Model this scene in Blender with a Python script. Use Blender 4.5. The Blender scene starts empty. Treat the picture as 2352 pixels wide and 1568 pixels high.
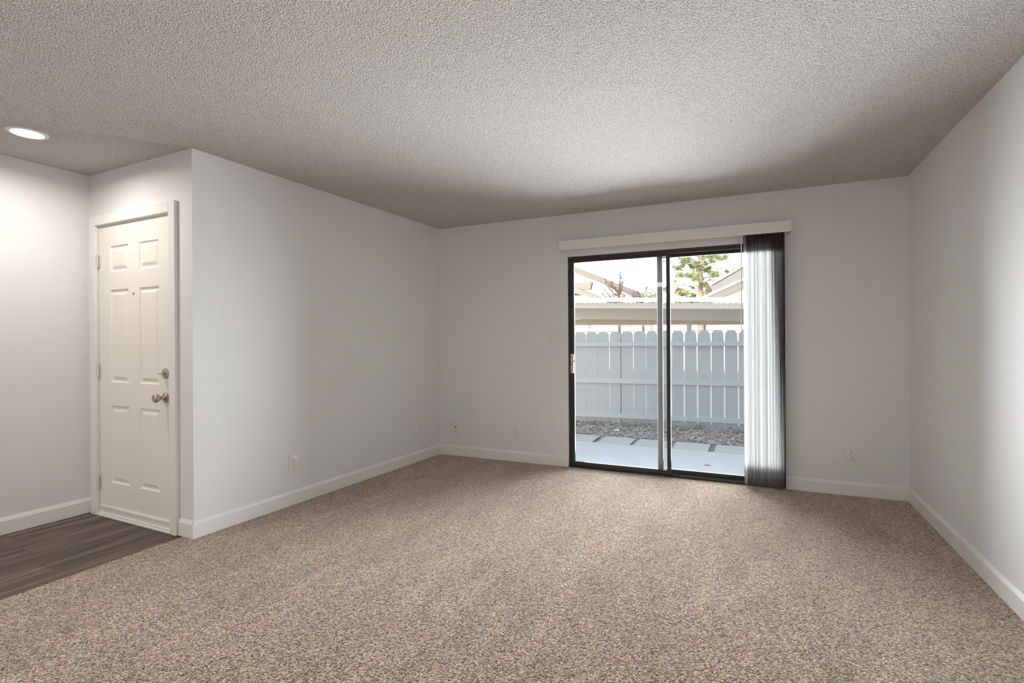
import bpy, bmesh, math, random
from mathutils import Matrix, Vector

rnd = random.Random(7)
scene = bpy.context.scene
COL = scene.collection

# ------------------------------------------------------------------ camera
YAW, ROLL = -0.443462, -0.006162
CAM = Vector((0.0, 0.0, 1.2242))
fwd = Vector((math.sin(YAW), math.cos(YAW), 0.0))
rgt0 = Vector((math.cos(YAW), -math.sin(YAW), 0.0))
up0 = Vector((0, 0, 1))
rgt = rgt0 * math.cos(ROLL) + up0 * math.sin(ROLL)
upv = up0 * math.cos(ROLL) - rgt0 * math.sin(ROLL)
cd = bpy.data.cameras.new('camera')
cd.sensor_fit = 'HORIZONTAL'
cd.sensor_width = 36.0
cd.lens = 1160.353 / 2352 * 36.0
cd.shift_y = -2.239 / 2352
cd.clip_start, cd.clip_end = 0.02, 500
cam = bpy.data.objects.new('camera', cd)
cam.matrix_world = Matrix(((rgt.x, upv.x, -fwd.x, CAM.x), (rgt.y, upv.y, -fwd.y, CAM.y),
                           (rgt.z, upv.z, -fwd.z, CAM.z), (0, 0, 0, 1)))
COL.objects.link(cam)
scene.camera = cam

# ------------------------------------------------------------------ colour management, sky, sun
scene.view_settings.view_transform = 'Standard'
scene.view_settings.look = 'None'
scene.view_settings.gamma = 1.0
scene.view_settings.use_curve_mapping = False
scene.view_settings.exposure = 0.12
scene.cycles.max_bounces = 14
scene.cycles.diffuse_bounces = 8
scene.cycles.transparent_max_bounces = 24
scene.cycles.sample_clamp_indirect = 3.0

SUN_EL, SUN_AZ = math.radians(24), math.radians(200)    # azimuth from +Y clockwise: behind the house
world = bpy.data.worlds.new('sky')
scene.world = world
world.use_nodes = True
wn = world.node_tree.nodes
wl = world.node_tree.links
wn.clear()
sky = wn.new('ShaderNodeTexSky')
sky.sky_type = 'NISHITA'
sky.sun_disc = False
sky.sun_elevation = SUN_EL
sky.sun_rotation = SUN_AZ
sky.air_density = 1.0
sky.dust_density = 1.6
sky.ozone_density = 1.0
bg = wn.new('ShaderNodeBackground')
bg.inputs['Strength'].default_value = 0.88
wo = wn.new('ShaderNodeOutputWorld')
hs = wn.new('ShaderNodeHueSaturation')
hs.inputs['Saturation'].default_value = 0.5
wl.new(sky.outputs[0], hs.inputs['Color'])
wl.new(hs.outputs[0], bg.inputs['Color'])
wl.new(bg.outputs[0], wo.inputs['Surface'])

sl = bpy.data.lights.new('sun', 'SUN')
sl.energy = 5.0
sl.angle = math.radians(0.6)
sl.color = (1.0, 0.90, 0.76)
so = bpy.data.objects.new('sun', sl)
sdir = Vector((math.sin(SUN_AZ) * math.cos(SUN_EL), math.cos(SUN_AZ) * math.cos(SUN_EL), math.sin(SUN_EL)))
so.rotation_euler = (-sdir).to_track_quat('-Z', 'Y').to_euler()
COL.objects.link(so)

# unseen area lights added to brighten the room: patio door, dining end, hall
def area(name, sx, sy, power, col, mtx, spread=180):
    l = bpy.data.lights.new(name, 'AREA'); l.shape = 'RECTANGLE'; l.size = sx; l.size_y = sy; l.energy = power; l.color = col
    l.spread = math.radians(spread)
    o = bpy.data.objects.new(name, l); COL.objects.link(o); o.matrix_world = mtx
    return o
area('door_fill', 1.60, 1.90, 250.0, (0.95, 0.97, 1.0), Matrix.Translation((-0.74, 4.90, 1.03)) @ Matrix.Rotation(math.radians(-85), 4, 'X'))  # added panel outside the door, boosts the daylight coming in
area('rear_fill', 0.9, 0.9, 25.0, (1.0, 0.95, 0.89), Matrix.Translation((-1.2, -1.6, 2.38)))  # added fill behind the camera, no fixture modelled
area('hall_fill', 0.5, 0.5, 18.0, (1.0, 0.94, 0.86), Matrix.Translation((-3.8, -0.9, 2.38)))  # added fill out of view, lifts the entry

# ------------------------------------------------------------------ material helpers
def lin(r, g, b):
    f = lambda c: (c / 255 / 12.92) if c / 255 <= 0.04045 else ((c / 255 + 0.055) / 1.055) ** 2.4
    return (f(r), f(g), f(b), 1.0)

class NT:
    def __init__(self, name):
        self.m = bpy.data.materials.new(name)
        self.m.use_nodes = True
        self.n = self.m.node_tree.nodes
        self.l = self.m.node_tree.links
        self.n.clear()
        self.out = self.n.new('ShaderNodeOutputMaterial')
    def new(self, t, **kw):
        nd = self.n.new(t)
        for k, v in kw.items():
            if k in nd.inputs.keys():
                nd.inputs[k].default_value = v
            else:
                setattr(nd, k, v)
        return nd
    def link(self, a, b):
        self.l.new(a, b)

def sets(nd, **kw):
    for k, v in kw.items():
        nd.inputs[k.replace('_', ' ')].default_value = v
    return nd

def mat(name, col, rough=0.5, metal=0.0, var=0.0, vscale=8.0, bump=0.0, bscale=60.0, spec=0.5, stretch=(1, 1, 1), coords='Object'):
    t = NT(name)
    p = t.new('ShaderNodeBsdfPrincipled')
    sets(p, Base_Color=col, Roughness=rough, Metallic=metal)
    p.inputs['Specular IOR Level'].default_value = spec
    t.link(p.outputs[0], t.out.inputs[0])
    tc = t.new('ShaderNodeTexCoord')
    mp = t.new('ShaderNodeMapping')
    mp.inputs['Scale'].default_value = stretch
    t.link(tc.outputs[coords], mp.inputs[0])
    if var > 0:
        nz = t.new('ShaderNodeTexNoise')
        sets(nz, Scale=vscale, Detail=5.0, Roughness=0.6)
        t.link(mp.outputs[0], nz.inputs['Vector'])
        mx = t.new('ShaderNodeMix', data_type='RGBA')
        c1 = tuple(max(0, c * (1 - var)) for c in col[:3]) + (1,)
        c2 = tuple(min(1, c * (1 + var)) for c in col[:3]) + (1,)
        mx.inputs[6].default_value = c1
        mx.inputs[7].default_value = c2
        t.link(nz.outputs[0], mx.inputs[0])
        t.link(mx.outputs[2], p.inputs['Base Color'])
    if bump > 0:
        nb = t.new('ShaderNodeTexNoise')
        sets(nb, Scale=bscale, Detail=4.0, Roughness=0.55)
        t.link(mp.outputs[0], nb.inputs['Vector'])
        b = t.new('ShaderNodeBump')
        sets(b, Strength=1.0, Distance=bump)
        t.link(nb.outputs[0], b.inputs['Height'])
        t.link(b.outputs[0], p.inputs['Normal'])
    return t.m

M = {}
M['wall'] = mat('wall_paint', (0.79, 0.795, 0.80, 1), 0.55, bump=0.0009, bscale=45, spec=0.3)
M['trim'] = mat('trim_paint', (0.84, 0.83, 0.82, 1), 0.32, bump=0.0002, bscale=30)
M['door'] = mat('door_paint', (0.86, 0.83, 0.78, 1), 0.38, bump=0.0002, bscale=60)
M['plate'] = mat('white_plastic', (0.80, 0.79, 0.77, 1), 0.3)
M['slot'] = mat('dark_slot', (0.03, 0.03, 0.03, 1), 0.6)
M['nickel'] = mat('satin_nickel', (0.50, 0.44, 0.37, 1), 0.28, 1.0)
M['bronze'] = mat('bronze_aluminium', (0.035, 0.030, 0.026, 1), 0.33, 0.35, var=0.1)
M['mill'] = mat('worn_aluminium', (0.13, 0.125, 0.12, 1), 0.4, 0.5)
M['latch'] = mat('cream_latch', (0.75, 0.62, 0.52, 1), 0.35, 0.2)
M['pvc'] = mat('valance_vinyl', (0.82, 0.81, 0.80, 1), 0.4)
M['stucco'] = mat('stucco_white', (0.72, 0.68, 0.62, 1), 0.9, bump=0.004, bscale=40)
M['fence'] = mat('fence_paint', (0.34, 0.36, 0.385, 1), 0.75, var=0.12, vscale=6, bump=0.0015, bscale=30, stretch=(6, 6, 1))
M['rail'] = mat('rail_paint', (0.375, 0.395, 0.42, 1), 0.7, var=0.1, vscale=6, stretch=(1, 6, 6))
M['patio'] = mat('patio_concrete', (0.43, 0.43, 0.43, 1), 0.9, var=0.08, vscale=3, bump=0.001, bscale=90)
M['paver'] = mat('paver_concrete', (0.38, 0.385, 0.34, 1), 0.95, var=0.12, vscale=5, bump=0.002, bscale=70)
M['soil'] = mat('soil', (0.22, 0.20, 0.19, 1), 1.0, var=0.45, vscale=22, bump=0.02, bscale=30)
M['chip'] = mat('bark_chips', (0.38, 0.345, 0.325, 1), 1.0, var=0.5, vscale=14)
M['weed'] = mat('weed_green', (0.25, 0.31, 0.19, 1), 0.8, var=0.3, vscale=9)
M['asphalt'] = mat('parking_concrete', (0.45, 0.43, 0.41, 1), 0.95, var=0.15, vscale=2)
M['carport'] = mat('carport_metal', (0.26, 0.25, 0.235, 1), 0.6, var=0.06, vscale=2)
M['carport_beam'] = mat('carport_tan_beam', (0.30, 0.255, 0.215, 1), 0.7, var=0.08, vscale=2)
M['sheet'] = mat('carport_lit_sheet', (0.70, 0.66, 0.60, 1), 0.5)  # pale colour stands in for light on the roof underside
M['carport_fascia'] = mat('carport_sunlit_gutter', (0.85, 0.84, 0.80, 1), 0.5)  # white stands in for sun on the front edge
M['house'] = mat('house_white_wall', (0.80, 0.78, 0.74, 1), 0.9, bump=0.004, bscale=20)
M['fascia'] = mat('house_fascia', (0.115, 0.105, 0.095, 1), 0.8, var=0.1, vscale=3)
M['edge'] = mat('house_roof_edge', (0.80, 0.78, 0.75, 1), 0.7)
M['roofing'] = mat('house_roofing', (0.16, 0.145, 0.12, 1), 0.9, var=0.2, vscale=6)
M['window_dark'] = mat('house_window', (0.05, 0.06, 0.07, 1), 0.15)
M['bark'] = mat('pine_bark', (0.32, 0.22, 0.15, 1), 0.95, var=0.35, vscale=6, bump=0.02, bscale=9, stretch=(3, 3, 1))
M['needles'] = mat('pine_needles', (0.24, 0.26, 0.125, 1), 0.8, var=0.45, vscale=1.2)
M['twig'] = mat('bare_twigs', (0.085, 0.050, 0.034, 1), 0.9, var=0.3, vscale=4)
M['iron'] = mat('iron_fence_paint', (0.12, 0.12, 0.12, 1), 0.6)
M['stone'] = mat('white_stone', (0.6, 0.6, 0.58, 1), 0.8, var=0.1)
M['hinge'] = mat('painted_hinge', (0.74, 0.71, 0.67, 1), 0.4, 0.0)
M['rubber'] = mat('sweep_vinyl', (0.80, 0.78, 0.74, 1), 0.4)

# glass: clear architectural pane
t = NT('clear_glass')
tr = t.new('ShaderNodeBsdfTransparent')
tr.inputs[0].default_value = (0.93, 0.95, 0.945, 1)
gl = t.new('ShaderNodeBsdfGlossy')
gl.inputs['Roughness'].default_value = 0.02
fr = t.new('ShaderNodeFresnel')
fr.inputs['IOR'].default_value = 1.45
mx = t.new('ShaderNodeMixShader')
t.link(fr.outputs[0], mx.inputs[0]); t.link(tr.outputs[0], mx.inputs[1]); t.link(gl.outputs[0], mx.inputs[2])
t.link(mx.outputs[0], t.out.inputs[0])
M['glass'] = t.m

# translucent blind vane vinyl
t = NT('vane_vinyl')
p = t.new('ShaderNodeBsdfPrincipled')
sets(p, Base_Color=(0.26, 0.24, 0.21, 1), Roughness=0.45)
tl = t.new('ShaderNodeBsdfTranslucent')
tl.inputs[0].default_value = (0.24, 0.21, 0.165, 1)
mx = t.new('ShaderNodeMixShader')
mx.inputs[0].default_value = 0.25
t.link(p.outputs[0], mx.inputs[1]); t.link(tl.outputs[0], mx.inputs[2]); t.link(mx.outputs[0], t.out.inputs[0])
M['vane'] = t.m

# lamp lens
t = NT('lamp_lens')
e = t.new('ShaderNodeEmission')
e.inputs['Color'].default_value = (1.0, 0.93, 0.82, 1)
e.inputs['Strength'].default_value = 9.0
t.link(e.outputs[0], t.out.inputs[0])
M['lens'] = t.m

# popcorn ceiling
t = NT('popcorn_ceiling')
p = t.new('ShaderNodeBsdfPrincipled')
p.inputs['Roughness'].default_value = 0.95
p.inputs['Specular IOR Level'].default_value = 0.1
t.link(p.outputs[0], t.out.inputs[0])
tc = t.new('ShaderNodeTexCoord')
n1 = t.new('ShaderNodeTexNoise'); sets(n1, Scale=170.0, Detail=3.0, Roughness=0.6)
v1 = t.new('ShaderNodeTexVoronoi'); sets(v1, Scale=150.0)
t.link(tc.outputs['Object'], n1.inputs['Vector']); t.link(tc.outputs['Object'], v1.inputs['Vector'])
rp = t.new('ShaderNodeValToRGB')
rp.color_ramp.elements[0].position = 0.36; rp.color_ramp.elements[0].color = (0.30, 0.28, 0.265, 1)
rp.color_ramp.elements[1].position = 0.52; rp.color_ramp.elements[1].color = (0.62, 0.60, 0.585, 1)
t.link(n1.outputs[0], rp.inputs[0]); t.link(rp.outputs[0], p.inputs['Base Color'])
sb = t.new('ShaderNodeMath', operation='SUBTRACT')
t.link(n1.outputs[0], sb.inputs[0]); t.link(v1.outputs['Distance'], sb.inputs[1])
b = t.new('ShaderNodeBump'); sets(b, Strength=1.0, Distance=0.003)
t.link(sb.outputs[0], b.inputs['Height']); t.link(b.outputs[0], p.inputs['Normal'])
M['ceiling'] = t.m

# flecked carpet
t = NT('flecked_carpet')
p = t.new('ShaderNodeBsdfPrincipled')
sets(p, Roughness=0.95)
p.inputs['Specular IOR Level'].default_value = 0.05
p.inputs['Sheen Weight'].default_value = 0.75
p.inputs['Sheen Roughness'].default_value = 0.32
t.link(p.outputs[0], t.out.inputs[0])
tc = t.new('ShaderNodeTexCoord')
wp = t.new('ShaderNodeTexNoise'); sets(wp, Scale=60.0, Detail=2.0)
t.link(tc.outputs['Object'], wp.inputs['Vector'])
va = t.new('ShaderNodeVectorMath', operation='MULTIPLY_ADD')
va.inputs[1].default_value = (0.012, 0.012, 0.012)
t.link(wp.outputs['Color'], va.inputs[0]); t.link(tc.outputs['Object'], va.inputs[2])
v1 = t.new('ShaderNodeTexVoronoi'); sets(v1, Scale=165.0)
t.link(va.outputs[0], v1.inputs['Vector'])
sepc = t.new('ShaderNodeSeparateColor')
t.link(v1.outputs['Color'], sepc.inputs[0])
rp = t.new('ShaderNodeValToRGB')
cr = rp.color_ramp
cr.elements[0].position = 0.0; cr.elements[0].color = lin(66, 45, 31)
cr.elements[1].position = 1.0; cr.elements[1].color = lin(242, 220, 199)
e2 = cr.elements.new(0.26); e2.color = lin(142, 105, 78)
e3 = cr.elements.new(0.62); e3.color = lin(202, 171, 144)
t.link(sepc.outputs[0], rp.inputs[0])
# pile lean: broad swaths left by vacuuming
mp = t.new('ShaderNodeMapping'); mp.inputs['Scale'].default_value = (3.4, 1.1, 1); mp.inputs['Rotation'].default_value = (0, 0, math.radians(12))
t.link(tc.outputs['Object'], mp.inputs[0])
n2 = t.new('ShaderNodeTexNoise'); sets(n2, Scale=1.3, Detail=6.0, Roughness=0.62, Distortion=0.6)
t.link(mp.outputs[0], n2.inputs['Vector'])
mr = t.new('ShaderNodeMapRange'); sets(mr, From_Min=0.36, From_Max=0.64, To_Min=0.82, To_Max=1.15)
t.link(n2.outputs[0], mr.inputs[0])
vm = t.new('ShaderNodeVectorMath', operation='SCALE')
t.link(rp.outputs[0], vm.inputs[0]); t.link(mr.outputs[0], vm.inputs['Scale'])
t.link(vm.outputs[0], p.inputs['Base Color'])
b = t.new('ShaderNodeBump', invert=True); sets(b, Strength=1.0, Distance=0.009)
t.link(v1.outputs['Distance'], b.inputs['Height']); t.link(b.outputs[0], p.inputs['Normal'])
M['carpet'] = t.m

# vinyl plank
t = NT('vinyl_plank')
p = t.new('ShaderNodeBsdfPrincipled'); sets(p, Roughness=0.45)
t.link(p.outputs[0], t.out.inputs[0])
tc = t.new('ShaderNodeTexCoord'); oi = t.new('ShaderNodeObjectInfo')
mp = t.new('ShaderNodeMapping'); mp.inputs['Scale'].default_value = (17, 0.8, 17)
t.link(tc.outputs['Object'], mp.inputs[0])
off = t.new('ShaderNodeVectorMath', operation='SCALE'); off.inputs[0].default_value = (37, 91, 53)
t.link(oi.outputs['Random'], off.inputs['Scale']); t.link(off.outputs[0], mp.inputs['Location'])
n1 = t.new('ShaderNodeTexNoise'); sets(n1, Scale=1.0, Detail=7.0, Roughness=0.65, Distortion=1.2)
t.link(mp.outputs[0], n1.inputs['Vector'])
rp = t.new('ShaderNodeValToRGB'); cr = rp.color_ramp
cr.elements[0].position = 0.34; cr.elements[0].color = lin(56, 45, 37)
cr.elements[1].position = 0.66; cr.elements[1].color = lin(126, 110, 98)
e2 = cr.elements.new(0.5); e2.color = lin(94, 79, 68)
t.link(n1.outputs[0], rp.inputs[0])
mr = t.new('ShaderNodeMapRange'); sets(mr, From_Min=0, From_Max=1, To_Min=0.78, To_Max=1.15)
t.link(oi.outputs['Random'], mr.inputs[0])
vm = t.new('ShaderNodeVectorMath', operation='SCALE')
t.link(rp.outputs[0], vm.inputs[0]); t.link(mr.outputs[0], vm.inputs['Scale']); t.link(vm.outputs[0], p.inputs['Base Color'])
M['plank'] = t.m

# ------------------------------------------------------------------ mesh helpers
class MB:
    def __init__(self):
        self.bm = bmesh.new()
    def box(self, x0, x1, y0, y1, z0, z1, bev=0.0, seg=1):
        vs = [self.bm.verts.new((x, y, z)) for z in (z0, z1) for y in (y0, y1) for x in (x0, x1)]
        fs = [self.bm.faces.new([vs[i] for i in q]) for q in
              ((0, 2, 3, 1), (4, 5, 7, 6), (0, 1, 5, 4), (2, 6, 7, 3), (0, 4, 6, 2), (1, 3, 7, 5))]
        if bev > 0:
            es = list({e for f in fs for e in f.edges})
            bmesh.ops.bevel(self.bm, geom=es, offset=bev, segments=seg, affect='EDGES', profile=0.5, clamp_overlap=True)
        return self
    def prism(self, poly, axis, a, b):
        """poly: 2-D outline in the two other axes (x,z for axis y; y,z for axis x; x,y for axis z)."""
        def P(u, v, w):
            return {'x': (w, u, v), 'y': (u, w, v), 'z': (u, v, w)}[axis]
        lo = [self.bm.verts.new(P(u, v, a)) for u, v in poly]
        hi = [self.bm.verts.new(P(u, v, b)) for u, v in poly]
        n = len(poly)
        self.bm.faces.new(lo); self.bm.faces.new(hi[::-1])
        for i in range(n):
            j = (i + 1) % n
            self.bm.faces.new((lo[j], lo[i], hi[i], hi[j]))
        return self
    def tube(self, pts, rad, seg=8, cap=True):
        pts = [Vector(p) for p in pts]
        rads = rad if isinstance(rad, (list, tuple)) else [rad] * len(pts)
        rings = []
        for i, p in enumerate(pts):
            d = (pts[min(i + 1, len(pts) - 1)] - pts[max(i - 1, 0)]).normalized()
            a = d.orthogonal().normalized(); bb = d.cross(a)
            rings.append([self.bm.verts.new(p + (a * math.cos(2 * math.pi * k / seg) + bb * math.sin(2 * math.pi * k / seg)) * rads[i]) for k in range(seg)])
        for r0, r1 in zip(rings, rings[1:]):
            for k in range(seg):
                self.bm.faces.new((r0[k], r0[(k + 1) % seg], r1[(k + 1) % seg], r1[k]))
        if cap:
            self.bm.faces.new(rings[0][::-1]); self.bm.faces.new(rings[-1])
        return self
    def lathe(self, prof, origin, axis, seg=24):
        """prof: (radius, distance along axis)."""
        o = Vector(origin); d = Vector(axis).normalized(); a = d.orthogonal().normalized(); bb = d.cross(a)
        rings = []
        for r, h in prof:
            if r < 1e-6:
                rings.append([self.bm.verts.new(o + d * h)])
            else:
                rings.append([self.bm.verts.new(o + d * h + (a * math.cos(2 * math.pi * k / seg) + bb * math.sin(2 * math.pi * k / seg)) * r) for k in range(seg)])
        for r0, r1 in zip(rings, rings[1:]):
            for k in range(seg):
                q = [r0[k % len(r0)], r0[(k + 1) % len(r0)], r1[(k + 1) % len(r1)], r1[k % len(r1)]]
                u = []
                for v in q:
                    if v not in u: u.append(v)
                if len(u) > 2: self.bm.faces.new(u)
        return self
    def quad(self, *ps):
        self.bm.faces.new([self.bm.verts.new(p) for p in ps])
        return self
    def mesh(self, name, m, smooth=False):
        bmesh.ops.recalc_face_normals(self.bm, faces=self.bm.faces[:])
        me = bpy.data.meshes.new(name)
        self.bm.to_mesh(me); self.bm.free()
        me.materials.append(m)
        if smooth:
            me.polygons.foreach_set('use_smooth', [True] * len(me.polygons))
            me.set_sharp_from_angle(angle=math.radians(35))
        return me
    def build(self, name, m, parent=None, mtx=None, smooth=False):
        return link(name, self.mesh(name, m, smooth), parent, mtx)

def link(name, data, parent=None, mtx=None):
    o = bpy.data.objects.new(name, data)
    COL.objects.link(o)
    if parent is not None: o.parent = parent
    if mtx is not None:
        if parent is None: o.matrix_world = mtx
        else: o.matrix_local = mtx
    return o
def tag(o, label=None, cat=None, group=None, kind=None):
    if label: o['label'] = label
    if cat: o['category'] = cat
    if group: o['group'] = group
    if kind: o['kind'] = kind
    return o
def empty(name, mtx):
    o = link(name, None, None, mtx)
    o.empty_display_size = 0.05
    return o
def structure(o):
    o['kind'] = 'structure'
    return o
def T(x, y, z): return Matrix.Translation((x, y, z))

# ------------------------------------------------------------------ room plan (metres)
H = 2.44
A = Vector((-3.068, 4.6245)); B = Vector((1.0641, 4.7023))
C = Vector((-3.1599, 1.9982)); D = Vector((-4.3476, 2.0046)); E_ = Vector((-4.43, -3.0)); F = Vector((1.0641, -3.0))
def frame(a, b):
    """wall frame: x along the wall (left to right seen from the room), -y into the room, z up."""
    d = (b - a).normalized()
    return Matrix(((d.x, -d.y, 0, a.x), (d.y, d.x, 0, a.y), (0, 0, 1, 0), (0, 0, 0, 1))), (b - a).length
WB, LB = frame(A, B)      # back wall with the patio door
WL, LL = frame(C, A)      # left wall
WD, LD = frame(D, C)      # wall with the entry door
WF, LF = frame(E_, D)     # far left wall of the entry
WR, LR = frame(B, F)      # right wall
WK, LK = frame(F, E_)     # wall behind the camera
TH = 0.12

# floor: sub-floor slab, planks on it in the entry
fl = structure(MB().box(-4.7, 1.3, -3.2, 4.9, -0.16, -0.014).build('floor', M['asphalt']))
PW, PL = 0.182, 1.22
for i in range(6):
    x1 = -3.249 - i * PW
    x0 = max(x1 - PW, -4.44)
    if x1 < -4.40: break
    y = -3.0 - (i * 0.47 % 1.0)
    while y < 1.99:
        ya, yb = max(y, -3.0), min(y + PL, 1.995)
        if yb - ya > 0.05:
            o = MB().box(-(x1 - x0) / 2 + 0.0006, (x1 - x0) / 2 - 0.0006, -(yb - ya) / 2 + 0.0006, (yb - ya) / 2 - 0.0006, 0, 0.009, 0.0012).build('plank', M['plank'], fl, T((x0 + x1) / 2, (ya + yb) / 2, -0.014))
        y += PL

bm = MB()
bm.prism([(-3.248, -2.995), (1.06, -2.995), (1.06, 4.698), (-3.064, 4.6205), (-3.152, 1.996), (-3.248, 1.996)], 'z', -0.0135, 0.0)
tag(bm.build('carpet', M['carpet']), 'beige and brown flecked wall-to-wall carpet covering the living room floor', 'carpet')

structure(MB().box(-4.7, 1.3, -3.2, 4.9, H, H + 0.16).build('ceiling', M['ceiling']))

# walls
DO0, DO1, DOH = 1.462, 3.298, 2.028      # patio door opening
w = MB()
w.box(-0.12, DO0, 0, TH, -0.02, H); w.box(DO1, LB + 0.12, 0, TH, -0.02, H); w.box(DO0, DO1, 0, TH, DOH, H)
structure(w.build('wall_back', M['wall'], None, WB))
structure(MB().box(0, LL, 0, TH, -0.02, H).build('wall_left', M['wall'], None, WL))
EO0, EO1, EOH = 0.112, 0.972, 2.062      # entry door opening
w = MB()
w.box(0, EO0, 0, TH, -0.02, H); w.box(EO1, LD - 0.001, 0, TH, -0.02, H); w.box(EO0, EO1, 0, TH, EOH, H)
structure(w.build('wall_entry', M['wall'], None, WD))
structure(MB().box(-0.12, LF + 0.12, 0, TH, -0.02, H).build('wall_far', M['wall'], None, WF))
structure(MB().box(0, LR + 0.12, 0, TH, -0.02, H).build('wall_right', M['wall'], None, WR))
structure(MB().box(0, LK, 0, TH, -0.02, H).build('wall_rear', M['wall'], None, WK))
# upper storey: unseen block added above the room to shade the patio
structure(MB().box(-9.0, 6.0, -3.3, 4.95, H + 0.17, 6.9).build('wall_upper', M['stucco']))

# baseboards
def bb_profile(h=0.106, t=0.013):
    return [(0, 0), (-t, 0), (-t, h - 0.022), (-t + 0.003, h - 0.014), (-t + 0.006, h - 0.006), (-0.004, h), (0, h)]
def baseboard(name, W, a, b):
    structure(MB().prism(bb_profile(), 'x', a, b).build(name, M['trim'], None, W))
baseboard('baseboard_back', WB, 0.0, DO0 - 0.004)
baseboard('baseboard_back', WB, DO1 + 0.004, LB)
baseboard('baseboard_left', WL, -0.013, LL)
baseboard('baseboard_entry', WD, 1.05, LD + 0.012)
baseboard('baseboard_far', WF, 0.0, LF)
baseboard('baseboard_right', WR, 0.0, LR)
baseboard('baseboard_rear', WK, 0.0, LK)

# ------------------------------------------------------------------ entry door
d1 = structure(empty('door_1', WD))
tag(d1, 'white six-panel entry door with satin nickel knob and deadbolt')
LX0, LX1, LZ0, LZ1 = EO0 + 0.006, EO1 - 0.005, 0.012, 2.052
PANELS = [(0.256, 0.474, 1.722, 1.906), (0.606, 0.826, 1.722, 1.906),
          (0.250, 0.478, 0.948, 1.598), (0.602, 0.834, 0.948, 1.598),
          (0.256, 0.486, 0.240, 0.784), (0.604, 0.836, 0.240, 0.784)]
PANELS = [(0.252, 0.478) + p[2:] if p[0] < 0.5 else (0.604, 0.830) + p[2:] for p in PANELS]
bm = bmesh.new()
YF = 0.004           # leaf face just behind the wall plane
xs = sorted({LX0, LX1, 0.252, 0.478, 0.604, 0.830})
zs = sorted({LZ0, LZ1} | {p[2] for p in PANELS} | {p[3] for p in PANELS})
g = {(i, j): bm.verts.new((x, YF, z)) for i, x in enumerate(xs) for j, z in enumerate(zs)}
def is_panel(xa, xb, za, zb):
    return any(abs(p[0] - xa) < 1e-6 and abs(p[1] - xb) < 1e-6 and p[2] - 1e-6 <= za and zb <= p[3] + 1e-6 for p in PANELS)
for i in range(len(xs) - 1):
    for j in range(len(zs) - 1):
        if not is_panel(xs[i], xs[i + 1], zs[j], zs[j + 1]):
            bm.faces.new((g[i, j], g[i + 1, j], g[i + 1, j + 1], g[i, j + 1]))
for (a, b, c, d) in PANELS:     # sunk moulding round each panel
    r0 = [(a, c), (b, c), (b, d), (a, d)]
    m1, m2 = 0.008, 0.014
    r1 = [(a + m1, c + m1), (b - m1, c + m1), (b - m1, d - m1), (a + m1, d - m1)]
    r2 = [(a + m2, c + m2), (b - m2, c + m2), (b - m2, d - m2), (a + m2, d - m2)]
    va = [bm.verts.new((x, YF, z)) for x, z in r0]
    vb = [bm.verts.new((x, YF + 0.009, z)) for x, z in r1]
    vc = [bm.verts.new((x, YF + 0.010, z)) for x, z in r2]
    for k in range(4):
        l = (k + 1) % 4
        bm.faces.new((va[k], va[l], vb[l], vb[k])); bm.faces.new((vb[k], vb[l], vc[l], vc[k]))
    bm.faces.new(vc)
bmesh.ops.remove_doubles(bm, verts=bm.verts[:], dist=1e-5)
# back and edges
bx = [(LX0, LZ0), (LX1, LZ0), (LX1, LZ1), (LX0, LZ1)]
f0 = [bm.verts.new((x, YF, z)) for x, z in bx]; b0 = [bm.verts.new((x, YF + 0.044, z)) for x, z in bx]
for k in range(4):
    l = (k + 1) % 4
    bm.faces.new((f0[k], f0[l], b0[l], b0[k]))
bm.faces.new(b0)
q = MB(); q.bm.free(); q.bm = bm
leaf = q.build('door_leaf', M['door'], d1)
for (a, b, c, d) in PANELS:     # raised fields
    i0, i1 = 0.018, 0.040
    q = MB()
    lo = [(a + i0, c + i0), (b - i0, c + i0), (b - i0, d - i0), (a + i0, d - i0)]
    hi = [(a + i1, c + i1), (b - i1, c + i1), (b - i1, d - i1), (a + i1, d - i1)]
    vl = [q.bm.verts.new((x, YF + 0.0105, z)) for x, z in lo]; vh = [q.bm.verts.new((x, YF + 0.001, z)) for x, z in hi]
    for k in range(4):
        l = (k + 1) % 4
        q.bm.faces.new((vl[k], vl[l], vh[l], vh[k]))
    q.bm.faces.new(vh); q.bm.faces.new(vl[::-1])
    q.build('panel', M['door'], leaf)
# knob, deadbolt, peephole
kx, kz, dz = 0.900, 0.868, 1.023
k = MB().lathe([(0, 0), (0.034, 0), (0.034, 0.004), (0.030, 0.010), (0.018, 0.014), (0.0125, 0.018), (0.0115, 0.036), (0.016, 0.041), (0.024, 0.047),
                (0.0285, 0.056), (0.0285, 0.066), (0.024, 0.074), (0.019, 0.0765), (0.017, 0.0745), (0.008, 0.0735), (0, 0.0735)], (kx, YF, kz), (0, -1, 0), 28)
k.build('door_knob', M['nickel'], d1, smooth=True)
k = MB().lathe([(0, 0), (0.034, 0), (0.034, 0.003), (0.031, 0.009), (0.022, 0.013), (0.0, 0.014)], (kx, YF, dz), (0, -1, 0), 28)
db = k.build('deadbolt', M['nickel'], d1, smooth=True)
MB().lathe([(0, 0.012), (0.0085, 0.012), (0.008, 0.020), (0, 0.021)], (kx, YF, dz), (0, -1, 0), 16).box(kx - 0.020, kx + 0.020, YF - 0.040, YF - 0.020, dz - 0.0045, dz + 0.0045, 0.003, 2).build('thumb_turn', M['nickel'], db, smooth=True)
ph = MB().lathe([(0, 0), (0.009, 0), (0.008, 0.003), (0.0045, 0.0035), (0.004, 0.001), (0, 0.001)], (0.541, YF, 1.560), (0, -1, 0), 16).build('peephole', M['nickel'], d1, smooth=True)
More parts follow.
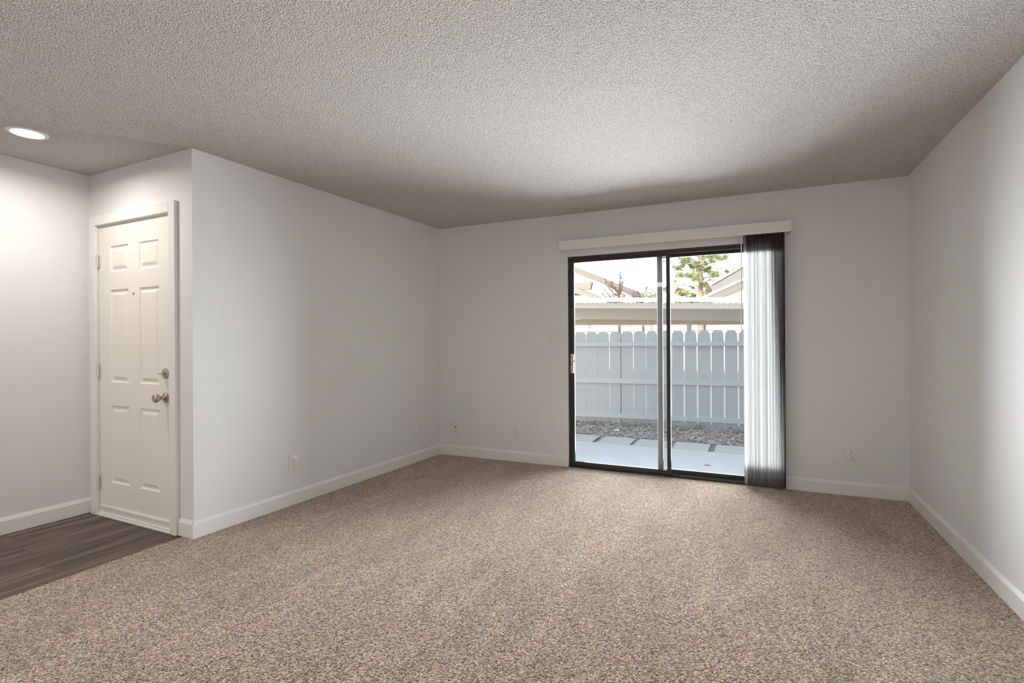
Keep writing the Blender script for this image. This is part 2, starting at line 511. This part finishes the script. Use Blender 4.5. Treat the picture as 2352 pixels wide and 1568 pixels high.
MB().lathe([(0, 0.0012), (0.004, 0.0012), (0, 0.002)], (0.541, YF, 1.560), (0, -1, 0), 12).build('lens', M['slot'], ph)
for hz in (1.812, 1.030, 0.235):
    hb = MB()
    for s in range(5):
        hb.tube([(EO0 + 0.006, -0.009, hz - 0.045 + s * 0.0182), (EO0 + 0.006, -0.009, hz - 0.045 + s * 0.0182 + 0.0165)], 0.0058, 10)
    hb.lathe([(0, 0), (0.0045, 0), (0.005, 0.004), (0, 0.007)], (EO0 + 0.006, -0.009, hz + 0.0455), (0, 0, 1), 10)
    hb.lathe([(0, 0), (0.0045, 0), (0.005, 0.004), (0, 0.007)], (EO0 + 0.006, -0.009, hz - 0.0455), (0, 0, -1), 10)
    hb.box(EO0 + 0.003, EO0 + 0.020, 0.0005, YF - 0.0006, hz - 0.044, hz + 0.044)
    hb.build('hinge', M['hinge'], d1, smooth=True)
# sweep on the leaf and threshold
MB().prism([(YF - 0.0005, 0.012), (YF - 0.012, 0.012), (YF - 0.014, 0.018), (YF - 0.006, 0.022), (YF - 0.006, 0.056), (YF - 0.012, 0.060), (YF - 0.010, 0.068), (YF - 0.0005, 0.070)], 'x', LX0 + 0.004, LX1 - 0.004).build('door_sweep', M['rubber'], d1)
MB().box(EO0 + 0.002, EO1 - 0.002, -0.022, TH, -0.004, 0.010, 0.003, 2).build('threshold', M['trim'], d1)
# jamb and casing
jm = MB()
jm.box(EO0, EO0 + 0.004, 0.001, TH, 0.012, EOH - 0.001); jm.box(EO1 - 0.004, EO1, 0.001, TH, 0.012, EOH - 0.001); jm.box(EO0 + 0.004, EO1 - 0.004, 0.001, TH, EOH - 0.008, EOH)
jm.box(EO0 + 0.004, EO0 + 0.016, 0.052, 0.066, 0.012, EOH - 0.008); jm.box(EO1 - 0.016, EO1 - 0.004, 0.052, 0.066, 0.012, EOH - 0.008)
jm.build('door_jamb', M['trim'], d1)
tr1 = structure(empty('trim_1', WD))
CW = 0.068
def casing(x0, x1, z0, z1):
    return MB().box(x0, x1, -0.024, -0.0005, z0, z1, 0.004, 2)
casing(EO0 - CW, EO0 - 0.002, -0.004, EOH + CW).build('casing', M['trim'], tr1)
casing(EO1 + 0.006, EO1 + CW + 0.004, -0.004, EOH + CW).build('casing', M['trim'], tr1)
casing(EO0 - 0.002, EO1 + 0.006, EOH - 0.001, EOH + CW).build('casing', M['trim'], tr1)

# ------------------------------------------------------------------ sliding patio door
d2 = structure(empty('door_2', WB))
tag(d2, 'dark bronze aluminium sliding glass patio door in the back wall')
X0, X1, Z1 = DO0 + 0.003, DO1 - 0.003, DOH - 0.004
MB().box(X0, X0 + 0.016, -0.004, 0.112, -0.002, Z1, 0.002).build('jamb', M['bronze'], d2)
MB().box(X1 - 0.016, X1, -0.004, 0.112, -0.002, Z1, 0.002).build('jamb', M['bronze'], d2)
hd = MB(); hd.box(X0 + 0.016, X1 - 0.016, -0.004, 0.112, Z1 - 0.020, Z1, 0.002)
for yy in (-0.004, 0.048, 0.106): hd.box(X0 + 0.016, X1 - 0.016, yy, yy + 0.005, Z1 - 0.036, Z1 - 0.020)
hd.build('head', M['bronze'], d2)
sill = MB().box(X0 + 0.016, X1 - 0.016, -0.008, 0.116, -0.002, 0.010, 0.002)
for yy in (-0.004, 0.026, 0.078): sill.box(X0 + 0.016, X1 - 0.016, yy, yy + 0.004, 0.010, 0.020)
sill.build('sill', M['bronze'], d2)
def sash(name, x0, x1, y0, y1, z0, z1, sl_, sr_, rt, rb, lmat, rmat):
    f = MB()
    f.box(x0 + sl_, x1 - sr_, y0 + 0.004, y1 - 0.004, z1 - rt, z1, 0.002); f.box(x0 + sl_, x1 - sr_, y0 + 0.004, y1 - 0.004, z0, z0 + rb, 0.002)
    o = f.build(name, M['bronze'], d2)
    MB().box(x0, x0 + sl_, y0, y1, z0, z1, 0.003).build('stile', lmat, o)
    MB().box(x1 - sr_, x1, y0, y1, z0, z1, 0.003).build('stile', rmat, o)
    ym = (y0 + y1) / 2
    MB().box(x0 + sl_ - 0.008, x1 - sr_ + 0.008, ym - 0.003, ym + 0.003, z0 + rb - 0.008, z1 - rt + 0.008).build('pane', M['glass'], o)
    return o
s1 = sash('sash', X0 + 0.017, 2.412, 0.002, 0.024, 0.021, Z1 - 0.022, 0.040, 0.034, 0.034, 0.036, M['bronze'], M['bronze'])
s2 = sash('sash', 2.290, X1 - 0.017, 0.054, 0.076, 0.021, Z1 - 0.022, 0.048, 0.040, 0.040, 0.036, M['mill'], M['bronze'])
# pull handle and latch plate on the sliding sash
lx = X0 + 0.017
lt = MB().box(lx + 0.003, lx + 0.026, -0.006, 0.0015, 0.905, 1.090, 0.002).build('latch_plate', M['latch'], s1)
lk = MB()
for zz in (0.935, 0.992, 1.060): lk.lathe([(0, 0), (0.0042, 0), (0.0036, 0.002), (0, 0.0022)], (lx + 0.014, -0.006, zz), (0, -1, 0), 10)
lk.build('latch_screw', M['slot'], s1)
MB().box(lx + 0.028, lx + 0.036, -0.030, 0.0015, 0.905, 1.090, 0.003, 2).build('pull_handle', M['mill'], s1)
MB().box(lx + 0.036, lx + 0.052, -0.020, -0.014, 1.016, 1.026, 0.002).build('latch_lever', M['bronze'], s1)
# drywall sill bead seen above the frame
# portal helps sky light enter through the door
pl = bpy.data.lights.new('door_portal', 'AREA'); pl.shape = 'RECTANGLE'; pl.size = DO1 - DO0 - 0.05; pl.size_y = DOH - 0.05
pl.cycles.is_portal = True
po = bpy.data.objects.new('door_portal', pl); COL.objects.link(po)
po.matrix_world = WB @ T((DO0 + DO1) / 2, 0.10, DOH / 2) @ Matrix.Rotation(math.radians(-90), 4, 'X')

# ------------------------------------------------------------------ vertical blind
vb = tag(empty('vertical_blind', WB), 'grey-white vertical blind drawn open, its vanes stacked at the right of the patio door', 'blinds')
v = MB()
VX0, VX1, VZ0, VZ1 = 1.405, 3.356, 2.080, 2.172
v.box(VX0, VX1, -0.098, -0.092, VZ0, VZ1, 0.0015); v.box(VX0, VX0 + 0.006, -0.092, -0.001, VZ0, VZ1); v.box(VX1 - 0.006, VX1, -0.092, -0.001, VZ0, VZ1)
v.box(VX0 + 0.006, VX1 - 0.006, -0.092, -0.001, VZ1 - 0.004, VZ1)
v.build('valance', M['pvc'], vb)
MB().box(VX0 + 0.03, VX1 - 0.03, -0.066, -0.026, 2.118, 2.160, 0.003).build('headrail', M['pvc'], vb)
NV = 25
q = MB()
W2, TK, SG = 0.0445, 0.0006, 8
def vane_y(k):
    s = -1 + 2 * k / SG
    return s * W2, 0.0042 * (1 - s * s)
top, bot = 2.128, 0.016
ring = []
for z in (bot, top):
    ring.append([[q.bm.verts.new((vane_y(k)[1] + o, vane_y(k)[0], z)) for k in range(SG + 1)] for o in (-TK, TK)])
for k in range(SG):
    for s in (0, 1):
        q.bm.faces.new((ring[0][s][k], ring[0][s][k + 1], ring[1][s][k + 1], ring[1][s][k]))
    for z in (0, 1):
        q.bm.faces.new((ring[z][0][k], ring[z][0][k + 1], ring[z][1][k + 1], ring[z][1][k]))
for e_ in (0, SG):
    q.bm.faces.new((ring[0][0][e_], ring[0][1][e_], ring[1][1][e_], ring[1][0][e_]))
vmesh = q.mesh('vane', M['vane'], True)
for i in range(NV):
    x = 3.016 + i * (0.280 / (NV - 1)) + rnd.uniform(-0.0012, 0.0012)
    if i == 14: x += 0.003
    link('vane', vmesh, vb, T(x, -0.052, 0) @ Matrix.Rotation(math.radians(rnd.uniform(11.5, 16.0)), 4, 'Z'))
wd = MB().tube([(2.992, -0.075, 2.10), (2.990, -0.078, 1.60), (2.990, -0.078, 1.30)], 0.0042, 8).build('wand', M['pvc'], vb, smooth=True)

# ------------------------------------------------------------------ wall plates
def cover_plate(root, w_=0.070, h_=0.114, t_=0.006, m='plate'):
    return MB().box(-w_ / 2, w_ / 2, -t_, -0.0003, -h_ / 2, h_ / 2, 0.0028, 2).build('cover_plate', M[m], root, smooth=True)
def outlet(W, x, z, label):
    r = tag(empty('wall_outlet', W @ T(x, 0, z)), label, 'outlet', 'duplex wall outlets')
    cover_plate(r)
    for dz_ in (0.0195, -0.0195):
        rc = MB().lathe([(0, 0), (0.0165, 0), (0.0165, 0.0012), (0.0155, 0.0018), (0, 0.0018)], (0, -0.006, dz_), (0, -1, 0), 20).build('receptacle', M['plate'], r, smooth=True)
        s = MB()
        s.box(-0.0075, -0.0052, -0.0082, -0.0077, dz_ + 0.001, dz_ + 0.0095); s.box(0.0052, 0.0072, -0.0082, -0.0077, dz_ + 0.002, dz_ + 0.009)
        s.lathe([(0, 0), (0.0032, 0), (0.0032, 0.0004), (0, 0.0004)], (0, -0.0078, dz_ - 0.007), (0, -1, 0), 10)
        s.build('slot', M['slot'], rc)
    MB().lathe([(0, 0), (0.003, 0), (0.002, 0.0012), (0, 0.0014)], (0, -0.006, 0), (0, -1, 0), 10).build('screw', M['plate'], r)
outlet(WL, 0.734, 0.311, 'white duplex outlet low on the left wall nearest the entry door')
outlet(WB, 0.916, 0.312, 'white duplex outlet low on the back wall just left of the glass door')
outlet(WB, 3.764, 0.324, 'white duplex outlet low on the back wall right of the vertical blind')
r = tag(empty('phone_jack', WB @ T(0.200, 0, 0.301)), 'narrow white jack plate with three dark dots beside the left corner', 'jack plate')
cover_plate(r, 0.070, 0.114, 0.008)
MB().lathe([(0, 0), (0.0075, 0), (0.0075, 0.004), (0.004, 0.004), (0.004, 0.010), (0, 0.010)], (0, -0.008, 0.0), (0, -1, 0), 14).build('connector', M['slot'], r, smooth=True)
for dz_ in (0.042, -0.042):
    MB().lathe([(0, 0), (0.0048, 0), (0.004, 0.0012), (0, 0.0014)], (0, -0.008, dz_), (0, -1, 0), 10).build('screw', M['slot'], r)
r = tag(empty('blank_plate', WL @ T(2.311, 0, 0.348)), 'painted blank cover plate low on the left wall near the back corner', 'cover plate')
cover_plate(r, 0.068, 0.118, 0.005, 'wall')
for dz_ in (0.030, -0.030):
    MB().lathe([(0, 0), (0.003, 0), (0.002, 0.001), (0, 0.0012)], (0, -0.005, dz_), (0, -1, 0), 10).build('screw', M['wall'], r)
r = tag(empty('light_switch', WB @ T(1.314, 0, 1.244)), 'white toggle light switch on the back wall left of the glass door', 'switch')
cover_plate(r)
MB().prism([(-0.006, -0.012), (-0.008, -0.012), (-0.015, 0.006), (-0.014, 0.010), (-0.006, 0.012)], 'x', -0.005, 0.005).build('toggle', M['plate'], r)
for dz_ in (0.030, -0.030):
    MB().lathe([(0, 0), (0.003, 0), (0.002, 0.0012), (0, 0.0014)], (0, -0.006, dz_), (0, -1, 0), 10).build('screw', M['plate'], r)

# ------------------------------------------------------------------ recessed entry light
rl = tag(empty('recessed_light', T(-3.765, 1.435, H)), 'round recessed ceiling light glowing white above the entry', 'ceiling light')
MB().lathe([(0.072, 0.002), (0.094, 0.0), (0.095, -0.004), (0.088, -0.008), (0.074, -0.009), (0.072, -0.004)], (0, 0, 0), (0, 0, 1), 40).build('trim_ring', M['trim'], rl, smooth=True)
MB().lathe([(0, -0.005), (0.05, -0.005), (0.0735, -0.004), (0.0735, -0.002), (0, -0.002)], (0, 0, 0), (0, 0, 1), 40).build('lamp_lens', M['lens'], rl, smooth=True)
la = bpy.data.lights.new('entry_lamp', 'AREA'); la.shape = 'DISK'; la.size = 0.14; la.energy = 9.5; la.color = (1.0, 0.945, 0.87); la.spread = math.radians(168)
lo = bpy.data.objects.new('entry_lamp', la); COL.objects.link(lo); lo.location = (-3.765, 1.435, H - 0.012)

# ------------------------------------------------------------------ outside: ground, patio, pavers
structure(MB().box(-40, 30, 4.84, 80, -0.5, -0.13).build('ground', M['soil']))
structure(MB().box(-60, 40, 8.6, 90, -0.30, -0.125).build('road', M['asphalt']))
tag(MB().box(-5.0, 3.0, 4.835, 6.19, -0.13, -0.060, 0.006).build('patio_slab', M['patio']), 'pale concrete patio slab outside the glass door', 'patio')
px = [-4.34 + 0.46 * i for i in range(15)]
pv = tag(empty('paver_path', T(0, 0, -0.13)), 'row of square concrete pavers along the patio edge', 'pavers')
pm = MB().box(-0.2, 0.2, -0.215, 0.215, 0.054, 0.069, 0.004).mesh('paver', M['paver'])
for x in px:
    link('paver', pm, pv, T(x + rnd.uniform(-.008, .008), 6.432 + rnd.uniform(-.006, .006), rnd.uniform(-.003, .002)) @ Matrix.Rotation(rnd.uniform(-.02, .02), 4, 'Z'))
# mulch bed: uneven soil with chips, one mass
mb = MB()
NX, NY = 90, 26
gx = lambda i: -5.5 + 8.5 * i / NX
gy = lambda j: 6.20 + 2.20 * j / NY
gv = [[mb.bm.verts.new((gx(i), gy(j), -0.088 + (rnd.uniform(-0.010, 0.012) if j > 5 else rnd.uniform(-0.003, 0.003)))) for j in range(NY + 1)] for i in range(NX + 1)]
for i in range(NX):
    for j in range(NY):
        mb.bm.faces.new((gv[i][j], gv[i + 1][j], gv[i + 1][j + 1], gv[i][j + 1]))
bed = mb.build('soil_bed', M['soil']); tag(bed, 'strip of bare brown soil between pavers and fence', 'soil', None, 'stuff')
ch = MB()
for k in range(3600):
    x, y = rnd.uniform(-4.8, 2.2), rnd.uniform(6.69, 7.95)
    a, ln, wd_ = rnd.uniform(0, 6.28), rnd.uniform(0.012, 0.034), rnd.uniform(0.005, 0.011)
    tl_ = rnd.uniform(-0.35, 0.35)
    dx, dy = math.cos(a) * ln, math.sin(a) * ln
    ex, ey = -math.sin(a) * wd_, math.cos(a) * wd_
    z = -0.068 + rnd.uniform(-0.008, 0.010)
    zt = tl_ * ln
    p = [(x - dx - ex, y - dy - ey, z - zt), (x + dx - ex, y + dy - ey, z + zt), (x + dx + ex, y + dy + ey, z + zt), (x - dx + ex, y - dy + ey, z - zt)]
    lo_ = [ch.bm.verts.new(c) for c in p]; hi_ = [ch.bm.verts.new((c[0], c[1], c[2] + 0.006)) for c in p]
    ch.bm.faces.new(hi_)
    for m_ in range(4): ch.bm.faces.new((lo_[m_], lo_[(m_ + 1) % 4], hi_[(m_ + 1) % 4], hi_[m_]))
tag(ch.build('mulch', M['chip']), 'loose grey-brown bark mulch scattered along the fence', 'mulch', None, 'stuff')
wdm = MB()
for k in range(150):
    x = rnd.uniform(-3.6, 1.3); y = 7.80 + (x + 1.31) * 0.0787 - rnd.uniform(0.10, 0.34)
    hgt = rnd.uniform(0.03, 0.085)
    for l in range(7):
        a = rnd.uniform(0, 6.28); r_ = rnd.uniform(0.012, 0.04); w_ = 0.007
        bx_, by_ = math.cos(a), math.sin(a)
        z0_ = -0.062
        wdm.quad((x, y, z0_), (x + bx_ * r_ * .6 - by_ * w_, y + by_ * r_ * .6 + bx_ * w_, z0_ + hgt * .7), (x + bx_ * r_, y + by_ * r_, z0_ + hgt * rnd.uniform(.7, 1.1)), (x + bx_ * r_ * .6 + by_ * w_, y + by_ * r_ * .6 - bx_ * w_, z0_ + hgt * .7))
tag(wdm.build('weeds', M['weed']), 'low pale green weeds sprouting along the fence base', 'weeds', None, 'stuff')
st = MB(); bmesh.ops.create_icosphere(st.bm, subdivisions=2, radius=0.035)
for vv in st.bm.verts: vv.co = Vector((vv.co.x * 1.1, vv.co.y * .8, vv.co.z * .6)) * rnd.uniform(.85, 1.1)
tag(st.build('stone', M['stone'], None, T(-1.74, 7.12, -0.058), True), 'small white stone lying on the mulch', 'stone')
lf = MB().prism([(-.03, 0), (-.012, -.011), (.012, -.010), (.032, 0), (.012, .011), (-.012, .010)], 'z', 0, 0.004).build('fallen_leaf', M['twig'], None, T(-0.42, 5.50, -0.0595))
tag(lf, 'small dark fallen leaf on the concrete patio', 'leaf')

# ------------------------------------------------------------------ fence
th = math.radians(4.5)
FM = T(-1.31, 7.80, -0.072) @ Matrix.Rotation(th, 4, 'Z')
fc = tag(empty('wooden_fence', FM), 'grey dog-eared wooden fence with three rails behind the patio', 'fence')
PP, GAP = 0.1835, 0.021
wdt = PP - GAP
hw = wdt / 2
top = 1.427
prof = [(-hw, 0.0), (hw, 0.0), (hw, top - 0.045), (hw - 0.036, top), (-hw + 0.036, top), (-hw, top - 0.045)]
pkm = [MB().prism(prof, 'y', 0.0, 0.016).mesh('picket', M['fence']) for _ in range(1)][0]
prof2 = [(-hw - 0.008, 0.0), (hw + 0.008, 0.0), (hw + 0.008, top - 0.045), (hw - 0.036, top), (-hw + 0.036, top), (-hw - 0.008, top - 0.045)]
pkm2 = MB().prism(prof2, 'y', 0.0, 0.016).mesh('picket', M['fence'])
u0 = 0.219 + PP / 2
for i in range(-22, 16):
    u = u0 + i * PP
    tight = (-9 <= i <= -6) or i in (-4, -3) or i < -12
    link('picket', pkm2 if tight else pkm, fc, T(u + rnd.uniform(-.003, .003), rnd.uniform(-.001, .002) + 0.0005, rnd.uniform(-.006, .006)) @ Matrix.Rotation(rnd.uniform(-.003, .003), 4, 'Y'))
for (z0_, z1_) in ((1.198, 1.262), (0.627, 0.706), (0.092, 0.160)):
    MB().box(-3.9, 3.2, -0.040, -0.001, z0_, z1_, 0.003).build('rail', M['rail'], fc)
for u in (-3.0, -0.55, 1.9):
    MB().box(u - 0.045, u + 0.045, 0.021, 0.11, 0.0, 1.34, 0.004).build('post', M['fence'], fc)

# ------------------------------------------------------------------ carport beyond the fence
cp = tag(empty('carport', T(0, 0, -0.125)), 'long corrugated metal carport with tan beams beyond the fence', 'carport')
rs = MB()
XA, XB, YA, YB = -16.0, 7.0, 13.5, 21.0
zr = lambda x: 2.243 + 0.125 - (x + 4.44) * 0.037      # near-edge underside above this root
n = 660
prev = None
for i in range(n + 1):
    x = XA + (XB - XA) * i / n
    r = 0.012 if (i % 4) in (1, 2) else -0.012
    pa = [rs.bm.verts.new((x, YA, zr(x) + 0.02 + r)), rs.bm.verts.new((x, YB, zr(x) - 0.05 + r))]
    if prev: rs.bm.faces.new((prev[0], pa[0], pa[1], prev[1]))
    prev = pa
ret = bmesh.ops.solidify(rs.bm, geom=rs.bm.faces[:], thickness=0.006)
rs.build('roof_sheet', M['sheet'], cp)
def sloped(name, m, y0, y1, dzb, dzt, k=1.0):
    s = MB()
    lo_ = []
    for x in (XA, XB):
        for y in (y0, y1):
            for dz_ in (dzb, dzt):
                lo_.append(s.bm.verts.new((x, y, 2.368 + (zr(x) - 2.368) * k + dz_)))
    a0, a1, b0_, b1_, c0, c1, d0, d1_ = lo_
    for fc_ in ((a0, a1, b1_, b0_), (c0, d0, d1_, c1), (a0, c0, c1, a1), (b0_, b1_, d1_, d0), (a0, b0_, d0, c0), (a1, c1, d1_, b1_)): s.bm.faces.new(fc_)
    return s.build(name, m, cp)
sloped('gutter', M['carport_fascia'], 13.40, 13.49, 0.045, 0.150)
sloped('beam', M['carport'], 15.50, 15.62, -0.365, -0.020)
sloped('beam', M['carport_beam'], 18.90, 19.02, -0.463, -0.225, 0.35)
for (x, y, w_) in ((-9.0, 15.7, .06), (-1.675, 15.7, .06), (5.5, 15.7, .06), (-6.9, 19.06, .04), (-1.51, 19.06, .04), (4.0, 19.06, .04)):
    MB().box(x - w_, x + w_, y - w_ + .02, y + w_ + .02, 0.0, 1.86, 0.004).build('post', M['carport'], cp)

# ------------------------------------------------------------------ far boundary: low wall and iron fence
tag(MB().box(-26, 16, 22.9, 23.1, -0.125, 1.30, 0.01).build('boundary_wall', M['house']), 'low pale wall across the parking lot', 'wall')
ir = tag(empty('iron_fence', T(0, 22.4, -0.125)), 'thin dark iron picket fence glimpsed under the carport beam', 'fence')
for z in (1.70, 1.93): MB().box(-24, 14, -.015, .015, z, z + .03).build('rail', M['iron'], ir)
bar = MB().box(-.009, .009, -.009, .009, 0.0, 2.02).mesh('bar', M['iron'])
for i in range(130):
    link('bar', bar, ir, T(-12.0 + i * 0.12, 0, 0))

# ------------------------------------------------------------------ houses beyond
def gable(name, x_hi, z_hi, x_lo, z_lo, y, depth, label, fas=0.42):
    """half of a gable end: the rake runs from (x_hi,z_hi) down to (x_lo,z_lo)."""
    r = empty(name, T(0, y, 0)); tag(r, label, 'building')
    s = 1 if x_lo > x_hi else -1
    sl_ = (z_hi - z_lo) / abs(x_lo - x_hi)
    xw = x_lo - s * 0.7
    zw = z_lo + sl_ * 0.7
    MB().prism([(x_hi, -0.12), (xw, -0.12), (xw, zw - 0.10), (x_hi, z_hi - 0.10)], 'y', 0, depth).build('wall', M['house'], r)
    MB().prism([(x_hi, z_hi), (x_lo, z_lo), (x_lo, z_lo - fas), (x_hi, z_hi - fas)], 'y', -0.62, -0.55).build('rake_board', M['fascia'], r)
    MB().prism([(x_hi, z_hi + 0.16), (x_lo + s * .1, z_lo + 0.12), (x_lo + s * .1, z_lo + 0.002), (x_hi, z_hi + 0.002)], 'y', -0.70, depth).build('roof', M['edge'], r)
    MB().prism([(x_hi, z_hi - 0.01), (x_lo, z_lo - 0.01), (x_lo, z_lo - 0.06), (x_hi, z_hi - 0.06)], 'y', -0.545, -0.01).build('soffit', M['fascia'], r)
    return r
b1 = gable('apartment_building', -16.0, 8.50, -5.35, 3.78, 34.0, 0.9, 'white gabled apartment building seen through the left glass pane')
f = MB().box(-13.2, -12.2, -0.05, -0.001, 2.4, 3.6).build('window_frame', M['edge'], b1)
MB().box(-13.1, -12.3, -0.06, -0.051, 2.5, 3.5).build('pane', M['window_dark'], f)
b2 = gable('neighbour_house', 6.0, 8.65, -1.95, 4.10, 30.0, 5.0, 'white house with grey eaves seen through the right glass pane', 0.50)
q = MB().prism([(6.0, 7.02), (-2.45, 3.34), (-2.45, 3.22), (6.0, 6.90)], 'y', -2.5, -0.71).build('porch_roof', M['edge'], b2)
MB().prism([(6.0, 6.895), (-2.40, 3.215), (-2.0, 3.05), (6.0, 6.50)], 'y', -2.44, -2.36).build('porch_fascia', M['fascia'], b2)
MB().prism([(6.0, 6.60), (-1.4, 3.40), (-1.4, -0.12), (6.0, -0.12)], 'y', -2.2, -0.02).build('porch_wall', M['house'], b2)
# low house with a tan roof at far left
b3 = empty('low_house', T(0, 25, 0)); tag(b3, 'low house with pale tan roof peeking above the carport at left', 'building')
MB().box(-16, -7.6, 0, 0.8, -0.12, 3.25).build('wall', M['house'], b3)
MB().prism([(-8.1, 3.9), (-6.55, 3.22), (-6.55, 3.10), (-8.1, 3.6), (-16, 3.6), (-16, 3.9)], 'y', -0.5, 0.9).build('roof', M['roofing'], b3)
MB().prism([(-7.65, 4.30), (-7.75, 3.92), (-16, 3.92), (-16, 4.30)], 'y', 1.0, 1.3).build('upper_roof', M['roofing'], b3)
MB().prism([(-16, 3.62), (-8.4, 3.62), (-7.0, 3.0), (-7.2, 2.95), (-8.5, 3.45), (-16, 3.45)], 'y', -0.62, -0.51).build('rake_board', M['edge'], b3)

# ------------------------------------------------------------------ plants beyond
def branchy(name, base, hgt, n_, spread, m, label, cat, seed, lean=0.0):
    R_ = random.Random(seed)
    r = tag(empty(name, T(*base)), label, cat)
    tr_ = MB()
    tr_.tube([(0, 0, 0), (0.05, 0, hgt * .35), (0.0 + lean, 0, hgt * .74)], [.12, .09, .05], 8)
    tr_.build('trunk', m, r, smooth=True)
    br = MB()
    for i in range(n_):
        a = R_.uniform(0, 6.28); z0 = hgt * R_.uniform(.45, .74)
        L = R_.uniform(.5, 1.0) * spread
        p0 = Vector((lean * z0 / hgt, 0, z0)); dirv = Vector((math.cos(a) * R_.uniform(.4, 1.), math.sin(a) * .5, R_.uniform(.35, 1.2))).normalized()
        p1 = p0 + dirv * L * .5 + Vector((R_.uniform(-.1, .1), 0, R_.uniform(-.05, .1))); p2 = p0 + dirv * L + Vector((0, 0, R_.uniform(-.15, .2)))
        br.tube([p0, p1, p2], [.06, .045, .02], 5, False)
        for j in range(7):
            s = R_.uniform(.3, 1)
            b0 = p0.lerp(p2, s)
            d2_ = Vector((R_.uniform(-1, 1), R_.uniform(-.6, .6), R_.uniform(-.3, 1))).normalized() * R_.uniform(.15, .45) * spread * .5
            br.tube([b0, b0 + d2_ * .55 + Vector((0, 0, .04)), b0 + d2_], [.034, .026, .012], 4, False)
    br.build('branches', m, r)
    return r
branchy('bare_tree', (-7.75, 32.4, -0.12), 6.0, 22, 1.5, M['twig'], 'leafless brown tree against the white gable in the left pane', 'tree', 3)
branchy('bare_shrub', (-6.1, 31.6, -0.12), 4.9, 24, 1.1, M['twig'], 'low leafless brown shrub right of the bare tree', 'shrub', 5)

R_ = random.Random(11)
pt = tag(empty('pine_tree', T(-3.25, 38.0, -0.12)), 'tall yellow-green pine tree standing behind the carport', 'tree')
MB().tube([(0, 0, 0), (.05, 0, 3), (-.05, 0, 6), (.05, 0, 9), (0, 0, 11.2)], [.27, .22, .17, .11, .03], 10).build('trunk', M['bark'], pt, smooth=True)
nd = MB()
for i in range(64):
    z0 = 3.0 + 8.0 * (i / 64) ** 1.0
    a = i * 2.4 + R_.uniform(-.4, .4)
    L = (2.75 - 1.8 * max(0, (z0 - 5) / 6.2)) * R_.uniform(.65, 1.05)
    if z0 < 4.2: L *= .85
    p0 = Vector((0, 0, z0)); p1 = Vector((math.cos(a) * L * .55, math.sin(a) * L * .55, z0 + .18)); p2 = Vector((math.cos(a) * L, math.sin(a) * L, z0 + .25 + R_.uniform(-.2, .3)))
    MB().tube([p0, p1, p2], [.055, .035, .012], 6, False).build('branch', M['bark'], pt)
    for c in range(8):
        s = R_.uniform(.35, 1.05)
        cc = p0.lerp(p2, s) + Vector((R_.uniform(-.3, .3), R_.uniform(-.3, .3), R_.uniform(-.05, .25)))
        rr = R_.uniform(.18, .34)
        for k in range(150):
            d_ = Vector((R_.gauss(0, 1), R_.gauss(0, 1), R_.gauss(0, .7))).normalized()
            o_ = cc + d_ * rr * R_.uniform(.1, .75)
            tip = o_ + d_ * R_.uniform(.08, .16) + Vector((0, 0, .04))
            sd = d_.orthogonal().normalized() * .02
            nd.bm.faces.new([nd.bm.verts.new(v_) for v_ in (o_ - sd, o_ + sd, tip)])
tag(nd.build('needles', M['needles'], pt), kind='stuff')
# small palm-like plant at the end of the gable
gp = tag(empty('garden_tree', T(-5.3, 30.2, -0.12)), 'small green leafy tree at the low end of the gable roof', 'tree')
MB().tube([(0, 0, 0), (0, 0, 2), (.05, 0, 3.9)], [.09, .07, .03], 8).build('trunk', M['bark'], gp, smooth=True)
lf = MB()
for k in range(900):
    d_ = Vector((R_.gauss(0, 1), R_.gauss(0, 1), R_.gauss(0, 1))).normalized()
    o_ = Vector((0.1, 0, 3.85)) + d_ * R_.uniform(.1, .62)
    sd = Vector((R_.uniform(-1, 1), R_.uniform(-1, 1), R_.uniform(-1, 1))).normalized() * .05
    s2_ = d_.cross(sd).normalized() * .035
    lf.quad(o_ - sd, o_ + s2_, o_ + sd, o_ - s2_)
tag(lf.build('leaves', M['weed'], gp), kind='stuff')
